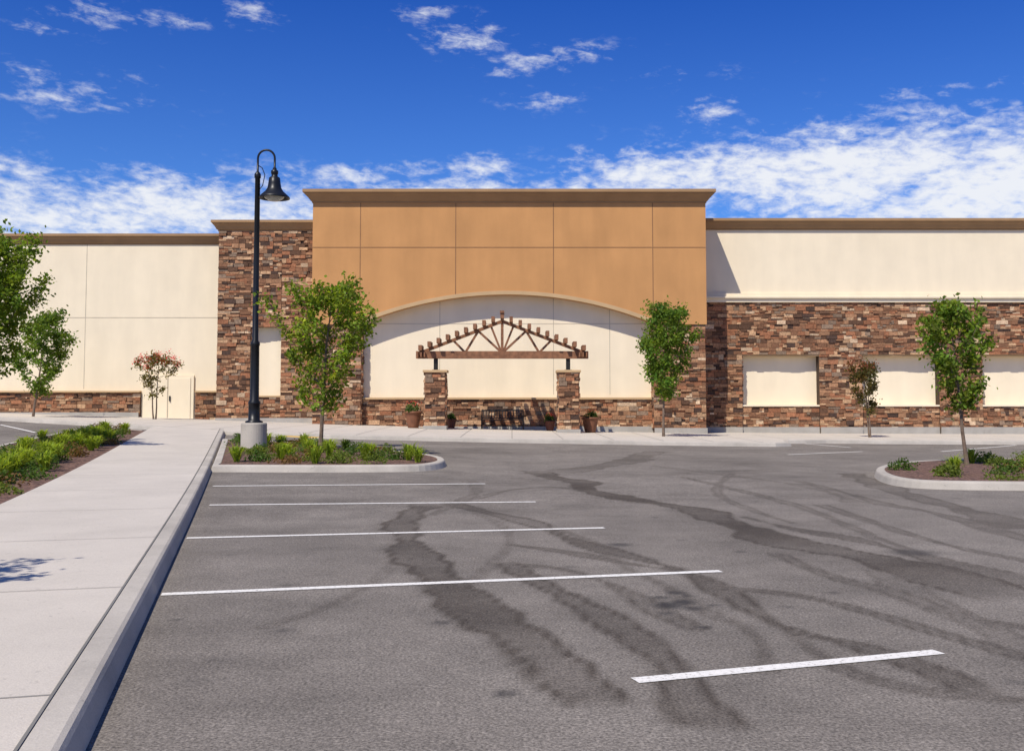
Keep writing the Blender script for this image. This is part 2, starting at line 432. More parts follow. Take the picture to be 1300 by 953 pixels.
# left planting strip
A=K0+kn*wkw
Lw=3.1
pl=[A-kd*14,A+kd*31.2,A+kd*32+kn*0.6,A+kd*31.6+kn*2.2,A+kd*24+kn*3.0,A+kd*18+kn*Lw,A-kd*14+kn*Lw]
pb=empty('planting_bed')
drape('mulch',pl,0.135,M['mulch'],pb,skirt=0.2)
kerb('kerb',[pl[0]+kn*Lw,pl[5]+kn*.01,pl[4]+kn*.01,pl[3],pl[2],pl[1]][0:6],False,-1,pb,prof=[(0,-.1),(0,.13),(.02,.155),(.16,.155),(.16,-.1)][:])
BEDL=pl
# island with lamp
isl_px=[(268,599),(400,599.5),(520,599),(552,597),(569,592),(560,585.5),(520,580),(470,575),(400,569),(340,565),(305,563)]
pts=[P(*p) for p in isl_px]
base=[Vector(p) for p in pts]
start=K0+kd*((Vector(P(268,599))-K0).dot(kd)); endp=K0+kd*((Vector(P(295,563))-K0).dot(kd))
base=[start]+base[1:]+[endp]
rb=[base[0]]+chaikin(base[1:-1],2,False)+[base[-1]]
isl=empty('planting_island')
kerb('kerb',rb,True,1 if area(rb)>0 else -1,isl)
ins=inset(rb,0.19)
drape('mulch',ins,0.14,M['mulch'],isl,skirt=0.1)
ISL1=ins
# right island
ri_px=[(1108,604),(1120,613),(1150,619),(1200,621.5),(1300,622.5),(1420,624),(1560,627),(1560,590),(1420,588),(1300,588),(1200,590),(1150,593),(1118,598)]
rb2=chaikin([P(*p) for p in ri_px],2,True)
isl2=empty('planting_island')
kerb('kerb',rb2,True,1 if area(rb2)>0 else -1,isl2)
ISL2=inset(rb2,0.19)
drape('mulch',ISL2,0.14,M['mulch'],isl2,skirt=0.1)

# ---------------------------------------------------------------- building front sidewalk
fr=[(-46,46.5)]+[P(*p) for p in [(0,534),(120,541),(290,552),(420,557),(600,561),(800,564.5),(985,567)]]
xe,ye=fr[-1]
fr+= [(xe+.7,ye+.5),(xe+.9,ye+1.5),(xe+1.3,ye+3.2),(xe+3,ye+3.8),(20,ye+3.8),(46,ye+3.8)]
sw=empty('sidewalk')
fr=[Vector(p) for p in fr]
kerb('kerb',fr,False,1,sw,step=0.5)
inn=[p+n*0.19 for p,n in zip(fr,normals2(fr,False))]
drape('slab',inn+[Vector((46,53)),Vector((-46,53))],0.147,M['walk'],sw)
for k in range(-9,14):
    x=k*1.83
    yy=np.interp(x,[p.x for p in fr],[p.y for p in fr])+0.25
    strip('control_joint',(x,yy),(x,47.2),0.02,0.152,M['groove'],sw)
a=P(358,553.5,.15);b=P(404,555.5,.15)
strip('tactile_warning_strip',a,b,0.7,0.156,M['yellow'],sw)

# ---------------------------------------------------------------- building
bld=empty('retail_store_building')
smb=MB()
PAL=[((.10,.052,.030),2.0),((.20,.098,.052),4),((.31,.165,.088),4.5),((.29,.125,.062),3.2),((.22,.15,.10),1.6),((.44,.27,.150),2.4),((.52,.37,.235),.8),((.065,.038,.027),1.0)]
cs=[c for c,w in PAL]; ws=[w for c,w in PAL]
def stones(o,u,n,w,z0,z1,seed=0):
    R=random.Random(seed*77+5); o=Vector(o);u=Vector(u);n=Vector(n)
    def st(a,b,c,d):
        pr=R.uniform(.015,.085); gp=.006; col=R.choices(cs,ws)[0]; k=R.uniform(.85,1.3); col=tuple(x*k for x in col)
        j=lambda s=.006:R.uniform(-s,s)
        base=[(a,c),(b,c),(b,d),(a,d)]
        fr=[(a+gp+j(),c+gp+j(.004)),(b-gp+j(),c+gp+j(.004)),(b-gp+j(),d-gp+j(.004)),(a+gp+j(),d-gp+j(.004))]
        vs=[tuple(o+u*x+Vector((0,0,z))) for x,z in base]+[tuple(o+u*x+Vector((0,0,z))+n*(pr+j(.01))) for x,z in fr]
        smb.add(vs,[(4,5,6,7),(0,1,5,4),(1,2,6,5),(2,3,7,6),(3,0,4,7)],col)
    z=z0
    while z<z1-.02:
        h=R.choice([.12,.15,.17,.2,.22]); 
        if z+h>z1-.06: h=z1-z
        x=0
        while x<w-.01:
            l=R.choice([.18,.25,.3,.36,.42,.55])*R.uniform(.8,1.15)
            if x+l>w-.13: l=w-x
            if R.random()<.42 and h>.13:
                m_=h*R.uniform(.4,.6)
                st(x,x+l,z,z+m_)
                if R.random()<.5: q=l*R.uniform(.35,.65); st(x,x+q,z+m_,z+h); st(x+q,x+l,z+m_,z+h)
                else: st(x,x+l,z+m_,z+h)
            else: st(x,x+l,z,z+h)
            x+=l
        z+=h
U=(1,0,0);NF=(0,-1,0)
def front(x0,x1,y,z0,z1,s): stones((x0,y,0),U,NF,x1-x0,z0,z1,s)

def cornice(name,x0,x1,y0,y1,z0,z1,ov,m=M['cornice'],right=True,left=True):
    h=z1-z0; prof=[(0.04,z0),(0.04,z0+h*.12),(0.10,z0+h*.16),(ov*.55,z0+h*.45),(ov*.85,z0+h*.68),(ov*.85,z0+h*.74),(ov,z0+h*.76),(ov,z1)]
    v=[];f=[]
    for o,z in prof:
        l=o if left else 0; r=o if right else 0
        v+=[(x0-l,y0-o,z),(x1+r,y0-o,z),(x1+r,y1,z),(x0-l,y1,z)]
    for i in range(len(prof)-1):
        for j in range(4):
            a=i*4+j;b=i*4+(j+1)%4; f.append((a,b,b+4,a+4))
    f.append((3,2,1,0)); k=(len(prof)-1)*4; f.append((k,k+1,k+2,k+3))
    return meshobj(name,v,f,m,bld)
# --- left wing
LY=50.5
box('left_wing_wall',-45,-13.9,LY,LY+25,-0.5,9.45,M['cream'],bld)
cornice('left_wing_cornice',-45,-13.6,LY,LY+1.2,9.35,9.86,.30,right=False)
for x in (-21.1,-28.6,-36.1): box('joint',x-.018,x+.018,LY-.004,LY+.05,2.2,9.35,M['joint_c'],bld)
box('joint',-45,-14.0,LY-.006,LY+.05,5.70,5.735,M['joint_c'],bld)
for a,b,s in ((-45,-18.25,1),(-15.55,-13.95,2)):
    box('wainscot_backing',a,b,LY-.12,LY-.003,-.5,2.02,M['mortar'],bld)
    front(a,b,LY-.12,.6,2.02,s)
    box('wainscot_sill',a,b,LY-.27,LY-.002,2.02,2.10,M['trim'],bld)
# door
box('door_frame',-18.15,-15.65,LY-.10,LY-.002,0.5,2.86,M['door'],bld)
box('door_leaf',-18.0,-16.93,LY-.13,LY-.102,0.55,2.74,M['cream'],bld,.01)
box('door_leaf',-16.88,-15.8,LY-.13,LY-.102,0.55,2.74,M['cream'],bld,.01)
box('door_gap',-16.925,-16.885,LY-.112,LY-.1015,0.55,2.74,M['joint_c'],bld)
box('door_handle',-16.83,-16.77,LY-.19,LY-.132,1.6,1.85,M['darkmetal'],bld)
# --- left stone bay
BY=48.7
bx0,bx1=-14.04,-9.3
wx0,wx1,wz0,wz1=-12.45,-11.0,1.86,5.12
box('stone_bay_core',bx0+.02,bx1,BY+.45,BY+14,-.5,9.75,M['mortar'],bld)
for n,a,b,c,d in (('l',bx0+.02,wx0,-.5,9.75),('r',wx1,bx1,-.5,9.75),('t',wx0,wx1,wz1,9.75)):
    box('stone_bay_backing',a,b,BY,BY+.449,c,d,M['mortar'],bld)
box('stone_bay_panel',wx0,wx1,BY+.40,BY+.448,wz0,wz1,M['cream'],bld)
box('stone_bay_apron',wx0,wx1,BY+.15,BY+.44,-.5,wz0-.07,M['mortar'],bld)
box('stone_bay_sill',wx0+.003,wx1-.003,BY+.03,BY+.44,wz0-.07,wz0,M['trim'],bld)
front(bx0,wx0,BY,.75,9.72,3); front(wx1,bx1,BY,.65,9.72,4); front(wx0,wx1,BY,wz1,9.72,5); front(wx0,wx1,BY+.15,.7,wz0-.07,6)
stones((wx0,BY+.02,0),(0,1,0),(1,0,0),.38,wz0,wz1,7)
cornice('stone_bay_cornice',bx0,bx1+.2,BY,BY+14,9.72,10.22,.32,right=False)
# --- tower
TY=47.5; tx0,tx1=-9.32,9.06; ax0,ax1=-7.02,6.58; zs,za=5.22,6.57; RD=.62
hc=(ax1-ax0)/2; cx=(ax0+ax1)/2; rise=za-zs; R_=(hc*hc+rise*rise)/(2*rise); cz=za-R_
NA=40
def arc(r,n=NA):
    th=math.asin(hc/R_); 
    return [(cx+r*math.sin(-th+2*th*i/n),cz+r*math.cos(-th+2*th*i/n)) for i in range(n+1)]
ar=arc(R_)
v=[];f=[]
top=10.9
for yy in (TY,TY+RD):
    for x,z in ar: v.append((x,yy,z))
    for x,z in ar: v.append((x,yy,top))
n1=NA+1; o2=2*n1
for i in range(NA):
    f.append((i,i+1,n1+i+1,n1+i)); f.append((o2+i+1,o2+i,o2+n1+i,o2+n1+i+1)); f.append((i+1,i,o2+i,o2+i+1)); f.append((n1+i,n1+i+1,o2+n1+i+1,o2+n1+i))
meshobj('tower_arch_wall',v,f,M['tan'],bld)
box('tower_side_wall',tx0,ax0,TY,TY+RD,zs-.06,top,M['tan'],bld)
box('tower_side_wall',ax1,tx1,TY,TY+RD,zs-.06,top,M['tan'],bld)
box('tower_body',tx0,tx1,TY+RD+.25,TY+14,-.5,top,M['tan'],bld)
box('tower_recess_wall',tx0+.002,tx1-.002,TY+RD,TY+RD+.249,-.5,top-.01,M['cream'],bld)
cornice('tower_cornice',tx0,tx1,TY,TY+14,10.86,11.44,.42)
# arch moulding
v=[];f=[]
ri=arc(R_-.02);ro=arc(R_+.15)
for yy in (TY-.06,TY+.1):
    v+=[(x,yy,z) for x,z in ri]+[(x,yy,z) for x,z in ro]
for i in range(NA):
    f.append((i,i+1,n1+i+1,n1+i)); f.append((n1+i,n1+i+1,o2+n1+i+1,o2+n1+i)); f.append((i+1,i,o2+i,o2+i+1))
meshobj('arch_moulding',v,f,M['trim'],bld)
for u_ in (456,578,703,830):
    x=(u_-650)/27.37
    if x<-7 : zlo=5.5
    elif x>6.5: zlo=5.5
    else: zlo=cz+math.sqrt((R_+.15)**2-(x-cx)**2)
    box('joint',x-.02,x+.02,TY-.004,TY+.03,zlo,10.86,M['joint_t'],bld)
box('joint',tx0,tx1,TY-.006,TY+.03,8.74,8.78,M['joint_t'],bld)
RY=TY+RD
for x in (-3.4,0.0+1.95,4.6): box('joint',x-.016,x+.016,RY-.004,RY+.03,1.9,cz+math.sqrt(R_**2-(x-cx)**2),M['joint_c'],bld)
box('joint',ax0,ax1,RY-.006,RY+.03,5.22,5.25,M['joint_c'],bld)
for a,b,s in ((tx0+.06,ax0,8),(ax1,tx1-.06,9)):
    box('pilaster_backing',a,b,TY+.10,TY+RD-.002,-.5,zs-.062,M['mortar'],bld)
    front(a,b,TY+.10,.35,zs-.065,s)
stones((ax0,TY+.1,0),(0,1,0),(1,0,0),RD-.12,.35,zs-.065,10)
stones((ax1,TY+.1,0),(0,1,0),(-1,0,0),RD-.12,.35,zs-.065,11)
box('recess_wainscot_backing',ax0,ax1,RY-.15,RY-.003,-.5,1.70,M['mortar'],bld)
front(ax0,ax1,RY-.15,.35,1.68,12)
box('recess_sill',ax0+.01,ax1-.01,RY-.29,RY-.004,1.68,1.77,M['trim'],bld)
# plinths
box('plinth',tx0+.03,ax0-.02,TY-.02,TY+.13,-.5,.42,M['plinth'],bld)
box('plinth',ax1+.02,tx1-.02,TY-.02,TY+.13,-.5,.36,M['plinth'],bld)
box('plinth',ax0,ax1,RY-.26,RY-.16,-.5,.42,M['plinth'],bld)
box('plinth',bx0,bx1-.05,BY-.12,BY+.0,-.5,.80,M['plinth'],bld)
box('plinth',-45,-18.3,LY-.24,LY-.13,-.5,1.05,M['plinth'],bld)
# --- right wing
WY=50.0; rx=tx1-.1
box('right_wing_wall',rx,46,WY+.02,WY+25,6.3,10.1,M['cream'],bld)
box('right_wing_core',rx,46,WY+.6,WY+24.9,-.5,6.3,M['mortar'],bld)
cornice('right_wing_cornice',rx,46,WY,WY+1.4,10.0,10.53,.34,left=False)
box('belt_course',rx,46,WY-.14,WY+.3,6.42,6.62,M['cream'],bld)
box('belt_course',rx,46,WY-.24,WY+.3,6.62,6.70,M['cream'],bld)
box('belt_course',rx,46,WY-.10,WY+.3,6.70,6.86,M['cream'],bld)
wins=[(11.23+5.85*k,15.0+5.85*k) for k in range(5)]
wt,wb=3.87,1.42
box('stone_header_backing',rx,46,WY,WY+.598,wt,6.42,M['mortar'],bld)
front(tx1,46,WY,wt,6.42,13)
px=tx1-.1; s=14
for a,b in wins+[(46,46)]:
    box('stone_pier_backing',px,a,WY,WY+.597,-.5,wt-.001,M['mortar'],bld)
    front(max(px,tx1),a,WY,.28,wt,s); s+=1
    box('plinth',px+.02,a-.02,WY-.11,WY-.0,-.5,.34,M['plinth'],bld)
    if b>a:
        box('infill_panel',a,b,WY+.50,WY+.596,wb,wt-.002,M['cream'],bld)
        box('apron_backing',a,b,WY+.12,WY+.595,-.5,wb-.08,M['mortar'],bld)
        front(a,b,WY+.12,.28,wb-.08,s); s+=1
        box('panel_sill',a+.003,b-.003,WY+.01,WY+.594,wb-.08,wb,M['cream'],bld)
        box('panel_head',a+.003,b-.003,WY+.02,WY+.494,wt-.07,wt-.003,M['trim'],bld)
        box('plinth',a+.02,b-.02,WY-.0+.01,WY+.11,-.5,.34,M['plinth'],bld)
        if abs(a)<40: stones((a,WY+.02,0),(0,1,0),(1,0,0),.46,wb,wt-.08,s+50)
    px=b

# ---------------------------------------------------------------- pergola
pg=empty('pergola')
PY=44.9; pc=-.43; q_=PY/46.0
def gz(x,y): return g1(x,y)+.15
smb_b=smb; smb=MB()
for x0,x1 in ((-3.86*q_,-2.98*q_),(2.08*q_,2.96*q_)):
    z0=gz((x0+x1)/2,PY)-.05; hw_=(x1-x0)/2
    box('column_core',x0,x1,PY-hw_,PY+hw_,z0,2.84,M['mortar'],pg)
    front(x0,x1,PY-hw_,z0+.2,2.84,30); stones((x0,PY-hw_,0),(0,1,0),(-1,0,0),2*hw_,z0+.2,2.84,31)
    stones((x1,PY-hw_,0),(0,1,0),(1,0,0),2*hw_,z0+.2,2.84,32); stones((x0,PY+hw_,0),(1,0,0),(0,1,0),2*hw_,z0+.2,2.84,33)
    box('column_cap',x0-.1,x1+.1,PY-hw_-.1,PY+hw_+.1,2.84,2.95,M['trim'],pg,.015)
    box('column_base',x0-.08,x1+.08,PY-hw_-.08,PY+hw_+.08,z0-.2,z0+.2,M['plinth'],pg,.015)
    xm=(x0+x1)/2
    tb=MB(); tb.box(xm-.09,xm+.09,PY-.09,PY+.09,2.95,3.45); tb.box(xm-.16,xm+.16,PY-.16,PY+.16,2.95,2.975); tb.obj('steel_post',M['darkmetal'],pg,cols=False)
smb.obj('column_stones',M['stone'],pg)
smb=smb_b
tb=MB(); zb=3.62; pk=5.10; hw=3.47
for yy in (PY-.13,PY+.13):
    tb.box(pc-hw-.3,pc+hw+.3,yy-.045,yy+.045,zb-.16,zb+.16)
def rz(x): return zb+.12+(pk-zb-.12)*(1-abs(x-pc)/hw)
for sg in (-1,1):
    tb.beam((pc+sg*(hw+.1),PY,zb+.10),(pc,PY,pk),.13,.22,up=(0,1,0))
    tb.beam((pc+sg*.02,PY,zb+.1),(pc+sg*1.05,PY,rz(pc+1.05)-.02),.10,.11,up=(0,1,0))
    tb.beam((pc+sg*1.62,PY,zb+.1),(pc+sg*1.05,PY,rz(pc+1.05)-.02),.10,.11,up=(0,1,0))
    tb.beam((pc+sg*1.62,PY,zb+.1),(pc+sg*2.15,PY,rz(pc+2.15)),.10,.10,up=(0,1,0))
    tb.beam((pc+sg*0.03,PY,zb+.1),(pc+sg*.5,PY,rz(pc+.5)),.09,.09,up=(0,1,0))
tb.beam((pc,PY,zb),(pc,PY,pk+.05),.12,.15,up=(0,1,0))
tb.obj('timber_truss',M['wood'],pg,cols=False)
tb=MB()
for k in range(-9,10):
    x=pc+k*.396; z=rz(x)+.11+.10
    tb.box(x-.075,x+.075,PY-.55,PY+.55,z-.115,z+.115)
tb.box(pc-.09,pc+.09,PY-.6,PY+.6,rz(pc)+.32,rz(pc)+.42)
o=tb.obj('purlins',M['wood'],pg,cols=False)
tb=MB()
for sg in (-1,1):
    for k in range(3):
        x=pc+sg*(hw-.1+k*.15); tb.box(x-.03,x+.03,PY-.5,PY-.18,zb-.1,zb+.1)
tb.obj('eave_blocks',M['wood'],pg,cols=False)
smb.obj('ledge_stone_veneer',M['stone'],bld)

# ---------------------------------------------------------------- bench, pots
def place(u,Yd): return ((u-650)/1300*Yd,Yd)
def bench(u,Yd):
    e=empty('park_bench'); x,y=place(u,Yd); z=gz(x,y); w=.95
    b=MB()
    for sg in (-1,1):
        X0=x+sg*w
        b.tube([(X0,y-.30,z),(X0,y-.28,z+.42),(X0,y-.26,z+.64)],.028,8)
        b.tube([(X0,y+.22,z),(X0,y+.16,z+.42),(X0,y+.26,z+.90)],.028,8)
        b.tube([(X0,y-.34,z+.64),(X0,y-.1,z+.67),(X0,y+.2,z+.64)],.028,8)
        b.beam((X0,y-.28,z+.40),(X0,y+.18,z+.38),.03,.05)
    b.obj('frame',M['darkmetal'],e,cols=False)
    b=MB()
    for k in range(6): b.box(x-w,x+w,y-.30+k*.085,y-.24+k*.085,z+.425,z+.45)
    b.obj('seat',M['darkmetal'],e,cols=False)
    b=MB()
    b.box(x-w,x+w,y+.23,y+.265,z+.84,z+.90); b.box(x-w,x+w,y+.18,y+.21,z+.50,z+.54)
    for k in range(15):
        xx=x-w+.07+k*(2*w-.14)/14; b.beam((xx,y+.195,z+.52),(xx,y+.25,z+.86),.035,.015)
    b.obj('backrest',M['darkmetal'],e,cols=False)
bench(638,47.2)

def leafquad(b,p,size,col,R,aspect=.6,up=0.5):
    n=Vector((R.gauss(0,1),R.gauss(0,1),R.gauss(0,1)+up)); n.normalize()
    a=n.cross(Vector((R.gauss(0,1),R.gauss(0,1),R.gauss(0,1)))).normalized(); c=n.cross(a)
    s=size*R.uniform(.7,1.25); p=Vector(p)
    q=[p-a*s*.5, p+c*s*.5*aspect+n*s*.06, p+a*s*.5, p-c*s*.5*aspect+n*s*.06]
    b.add([tuple(x) for x in q],[(0,1,2,3)],col)
def jit(c,R,k=.2):
    f=R.uniform(1-k,1+k); return (c[0]*f*R.uniform(.9,1.12),c[1]*f,c[2]*f*R.uniform(.85,1.15))
def blades(b,x,y,z,n,h,spread,col,R,w=.022):
    for i in range(n):
        a=R.uniform(0,6.283); l=h*R.uniform(.6,1.15); o=spread*R.uniform(.2,1.0)
        dx,dy=math.cos(a),math.sin(a); px,py=-dy*w,dx*w; c=jit(col,R,.25)
        x0,y0=x+R.uniform(-.05,.05),y+R.uniform(-.05,.05)
        p0=(x0,y0,z);p1=(x0+dx*o*.45,y0+dy*o*.45,z+l*.75);p2=(x0+dx*o,y0+dy*o,z+l*R.uniform(.55,1.0))
        b.add([(p0[0]-px,p0[1]-py,p0[2]),(p0[0]+px,p0[1]+py,p0[2]),(p1[0]+px,p1[1]+py,p1[2]),(p1[0]-px,p1[1]-py,p1[2]),p2],[(0,1,2,3),(3,2,4)],c)
def mound(b,x,y,z,r,h,n,size,col,R):
    lob=[(R.uniform(-.5,.5)*r,R.uniform(-.5,.5)*r,R.uniform(.45,.75)*r,R.uniform(.6,1.1)*h) for _ in range(5)]
    for i in range(n):
        lx,ly,lr,lh=R.choice(lob)
        a=R.uniform(0,6.283); e=math.asin(R.uniform(0,1)); q=R.uniform(.75,1.08)
        p=(x+lx+math.cos(a)*math.cos(e)*lr*q,y+ly+math.sin(a)*math.cos(e)*lr*q,z+math.sin(e)*lh*q)
        leafquad(b,p,size,jit(col,R,.3),R)
def pot(u,Yd,r,h,m,plant,seed,flower=None):
    R=random.Random(seed); e=empty('planter_pot'); x,y=place(u,Yd); z=gz(x,y)
    b=MB(); b.lathe(x,y,z,[(0,0),(r*.62,0),(r*.66,h*.06),(r*.78,h*.35),(r*.92,h*.7),(r*.95,h*.86),(r*1.06,h*.88),(r*1.06,h),(r*.92,h),(r*.9,h*.9),(0,h*.9)],28)
    b.obj('urn',m,e,True,False)
    b=MB(); mound(b,x,y,z+h*.9,r*.95,plant,420,.09,(.07,.12,.03),R)
    if flower:
        for i in range(60): 
            a=R.uniform(0,6.28);q=R.uniform(0,r); leafquad(b,(x+math.cos(a)*q,y+math.sin(a)*q,z+h*.9+plant*R.uniform(.7,1.1)),.07,flower,R)
    b.obj('flowers',M['leaf'],e)
pot(525,45.7,.37,.74,M['terra'],.48,1,(.55,.08,.06))
pot(749,45.7,.37,.68,M['terra'],.40,2,(.5,.12,.05))
pot(573,47.0,.24,.42,M['terra2'],.30,3)
pot(698,47.0,.24,.46,M['terra2'],.34,4,(.5,.05,.04))

# ---------------------------------------------------------------- street lamp
lx,ly=P(322,568,0.14); lz=g1(lx,ly)+.14
lp=empty('street_lamp')
b=MB(); b.lathe(lx,ly,lz-.15,[(.35,0),(.35,.80),(.33,.83),(0,.83)],32); b.obj('concrete_footing',M['kerb'],lp,False,False)
sc=ly/1300.0
def lzv(v): return 1.6+(509-v)*sc
zt=lzv(224); zf=lz+.68
b=MB()
b.lathe(lx,ly,zf,[(.24,0),(.24,.04),(.16,.07),(.155,.5),(.17,.52),(.17,.56),(.125,.62),(.115,2.1),(.13,2.13),(.13,2.19),(.085,2.26),(.07,zt-zf),(.09,zt-zf+.02),(.09,zt-zf+.12),(.03,zt-zf+.2),(0,zt-zf+.22)],20)
b.obj('pole',M['black'],lp,True,False)
hx=.47; ztop=lzv(187)
arcpts=[(lx,ly,zt+.1)]
rr=hx/2; zc=ztop-rr
for i in range(13):
    t=math.pi-math.pi*i/12; arcpts.append((lx+rr+rr*math.cos(t),ly,zc+rr*math.sin(t)))
sh=lzv(250)
arcpts.append((lx+hx,ly,sh+.78))
b=MB(); b.tube(arcpts,.030,10)
b.tube([(lx+.02,ly,zt-.35),(lx+.14,ly,zt-.2),(lx+.2,ly,zt+.1),(lx+.12,ly,zt+.3),(lx+.02,ly,zt+.36)],.013,8)
b.obj('gooseneck_arm',M['black'],lp,True,False)
b=MB()
b.lathe(lx+hx,ly,sh,[(0,.86),(.05,.86),(.06,.80),(.10,.78),(.10,.70),(.085,.68),(.085,.62),(.15,.58),(.17,.42),(.19,.30),(.25,.20),(.36,.10),(.42,.04),(.43,.0),(.41,.0),(.35,.08),(.24,.18),(.17,.28),(0,.34)],32)
b.obj('bell_shade',M['black'],lp,True,False)
b=MB(); b.lathe(lx+hx,ly,sh-.02,[(0,-.06),(.15,-.04),(.26,.03),(.3,.10)],24); b.obj('lens',M['glass'],lp,True,False)

# ---------------------------------------------------------------- trees
def tree(name,x,y,z,H,cz0,rx,seed,nlimb,leafs,size,col,trunk=.06,multi=1,flower=None,lean=0,belly=.4,dens=1.0):
    """ascending limbs from a leader; leaves in small sprays strung along limbs and twigs"""
    R=random.Random(seed); b=MB(); top=z+H; c0=z+cz0; ch=top-c0
    sprays=[]
    def prof(h): # crown radius factor by height fraction
        h=min(1,max(0,h))
        return (h/belly)**.55 if h<belly else max(0.08,(1-((h-belly)/(1-belly))**1.5))
    for mlt in range(multi):
        ox=R.uniform(-.08,.08)*(multi>1); oy=R.uniform(-.08,.08)*(multi>1)
        pts=[];n=10;wx=wy=0
        for i in range(n):
            t=i/(n-1); wx+=R.uniform(-.03,.03);wy+=R.uniform(-.03,.03)
            pts.append(Vector((x+ox*(1+4*t)+wx*H*.18+lean*t,y+oy*(1+4*t)+wy*H*.18,z-.08+t*H*.96)))
        b.tube(pts,[trunk*(1.25 if i==0 else 1-.9*i/(n-1)) for i in range(n)],8,1)
        def at(t):
            f_=t*(n-1); i=min(n-2,int(f_)); return pts[i].lerp(pts[i+1],f_-i)
        t0=cz0/H*.9
        nl=max(5,int(nlimb/multi))
        for k in range(nl):
            t=t0+(0.93-t0)*((k+R.random()*.8)/nl)**1.05
            p=at(t); a=k*2.399+R.uniform(-.5,.5)
            hmid=(p.z-c0)/ch+.12
            l=rx*prof(hmid)*R.uniform(.5,1.28)
            up=l*R.uniform(.7,1.5)
            e=Vector((p.x+math.cos(a)*l,p.y+math.sin(a)*l,min(p.z+up,top-.05)))
            m=p.lerp(e,.5)+Vector((math.cos(a)*l*.13,math.sin(a)*l*.13,-up*.10))
            r0=max(.008,trunk*.42*(1-t*.75))
            b.tube([p,m,e],[r0,r0*.6,.005],5,1)
            nt_=max(3,int(l/.16))
            for q in range(nt_):
                s=.28+.72*(q+R.random()*.6)/nt_; s=min(s,1)
                pp=p.lerp(m,s*2) if s<.5 else m.lerp(e,(s-.5)*2)
                for _ in range(2):
                    if R.random()>.8*dens: continue
                    ta=a+R.uniform(-1.5,1.5); tl=rx*R.uniform(.12,.34)*(1.15-.5*s)
                    te=pp+Vector((math.cos(ta)*tl,math.sin(ta)*tl,tl*R.uniform(0,.9)))
                    b.tube([pp,te],[.006,.003],4,1,cap=False)
                    sprays.append((pp,te))
            sprays.append((m.lerp(e,.6),e+(e-m)*.15))
        for k in range(5): sprays.append((at(.86+.02*k),at(.9+.02*k)+Vector((R.gauss(0,.08),R.gauss(0,.08),.05))))
    for a_,e_ in sprays:
        tone=R.uniform(.6,1.4); yl=R.random()
        cc=(col[0]*tone*(1+.35*yl),col[1]*tone,col[2]*tone*(1-.3*yl))
        sg=size*R.uniform(.55,1.15)
        for i in range(int(leafs*R.uniform(.5,1.4))):
            p=a_.lerp(e_,R.uniform(.1,1.1))+Vector((R.gauss(0,1),R.gauss(0,1),R.gauss(0,.8)))*sg
            leafquad(b,p,size,jit(cc,R,.22),R)
        if flower and e_.z>c0+ch*.5 and R.random()<.30:
            for i in range(26):
                p=e_+Vector((R.gauss(0,1),R.gauss(0,1),R.gauss(.8,1)))*size*.8; leafquad(b,p,size*.7,jit(flower,R,.3),R)
    return b.obj(name,[M['leaf'],M['bark']],None,False)
GR=(.17,.26,.035)
def tpx(name,u,v,vtop,vcb,wpx,dz=.14,**k):
    x,y=P(u,v,dz); z=g1(x,y)+dz; s=y/1300.0
    tree(name,x,y,z,(v-vtop)*s,(v-vcb)*s,wpx/2*s,**k)
tpx('pear_tree',405,572,347,515,120,seed=11,nlimb=34,leafs=24,size=.125,col=GR,trunk=.062,lean=.3,belly=.45)
tpx('pear_tree',842,554,372,500,72,seed=12,nlimb=34,leafs=32,size=.14,col=(.10,.19,.03),trunk=.055,lean=.25,belly=.42)
tpx('pear_tree',1228,590,368,512,76,seed=13,nlimb=30,leafs=24,size=.115,col=(.13,.215,.032),trunk=.05,lean=-.35,belly=.42)
def tw(name,x,y,dz,vtop,vcb,wpx,**k):
    z=g1(x,y)+dz; s=y/1300.0
    tree(name,x,y,z,1.6+(509-vtop)*s-z,1.6+(509-vcb)*s-z,wpx/2*s,**k)
tw('pear_tree',*place(43,46),.15,387,498,78,seed=14,nlimb=28,leafs=26,size=.15,col=(.10,.185,.03),trunk=.055,lean=.6)
tw('pear_tree',*place(-22,26),.13,280,462,134,seed=15,nlimb=44,leafs=34,size=.115,col=(.14,.235,.033),trunk=.055)
tree('pear_tree',-6.35,6.15,.13,4.4,1.9,1.0,16,26,24,.10,GR,.045)
tw('crape_myrtle_tree',*place(198,47.6),.15,446,496,42,seed=17,nlimb=14,leafs=18,size=.12,col=(.11,.11,.035),trunk=.04,multi=2,flower=(.65,.09,.10))
tw('crape_myrtle_tree',*place(1104,44.5),.0,457,515,50,seed=18,nlimb=18,leafs=22,size=.115,col=(.085,.085,.032),trunk=.035,multi=3,flower=(.28,.08,.05))

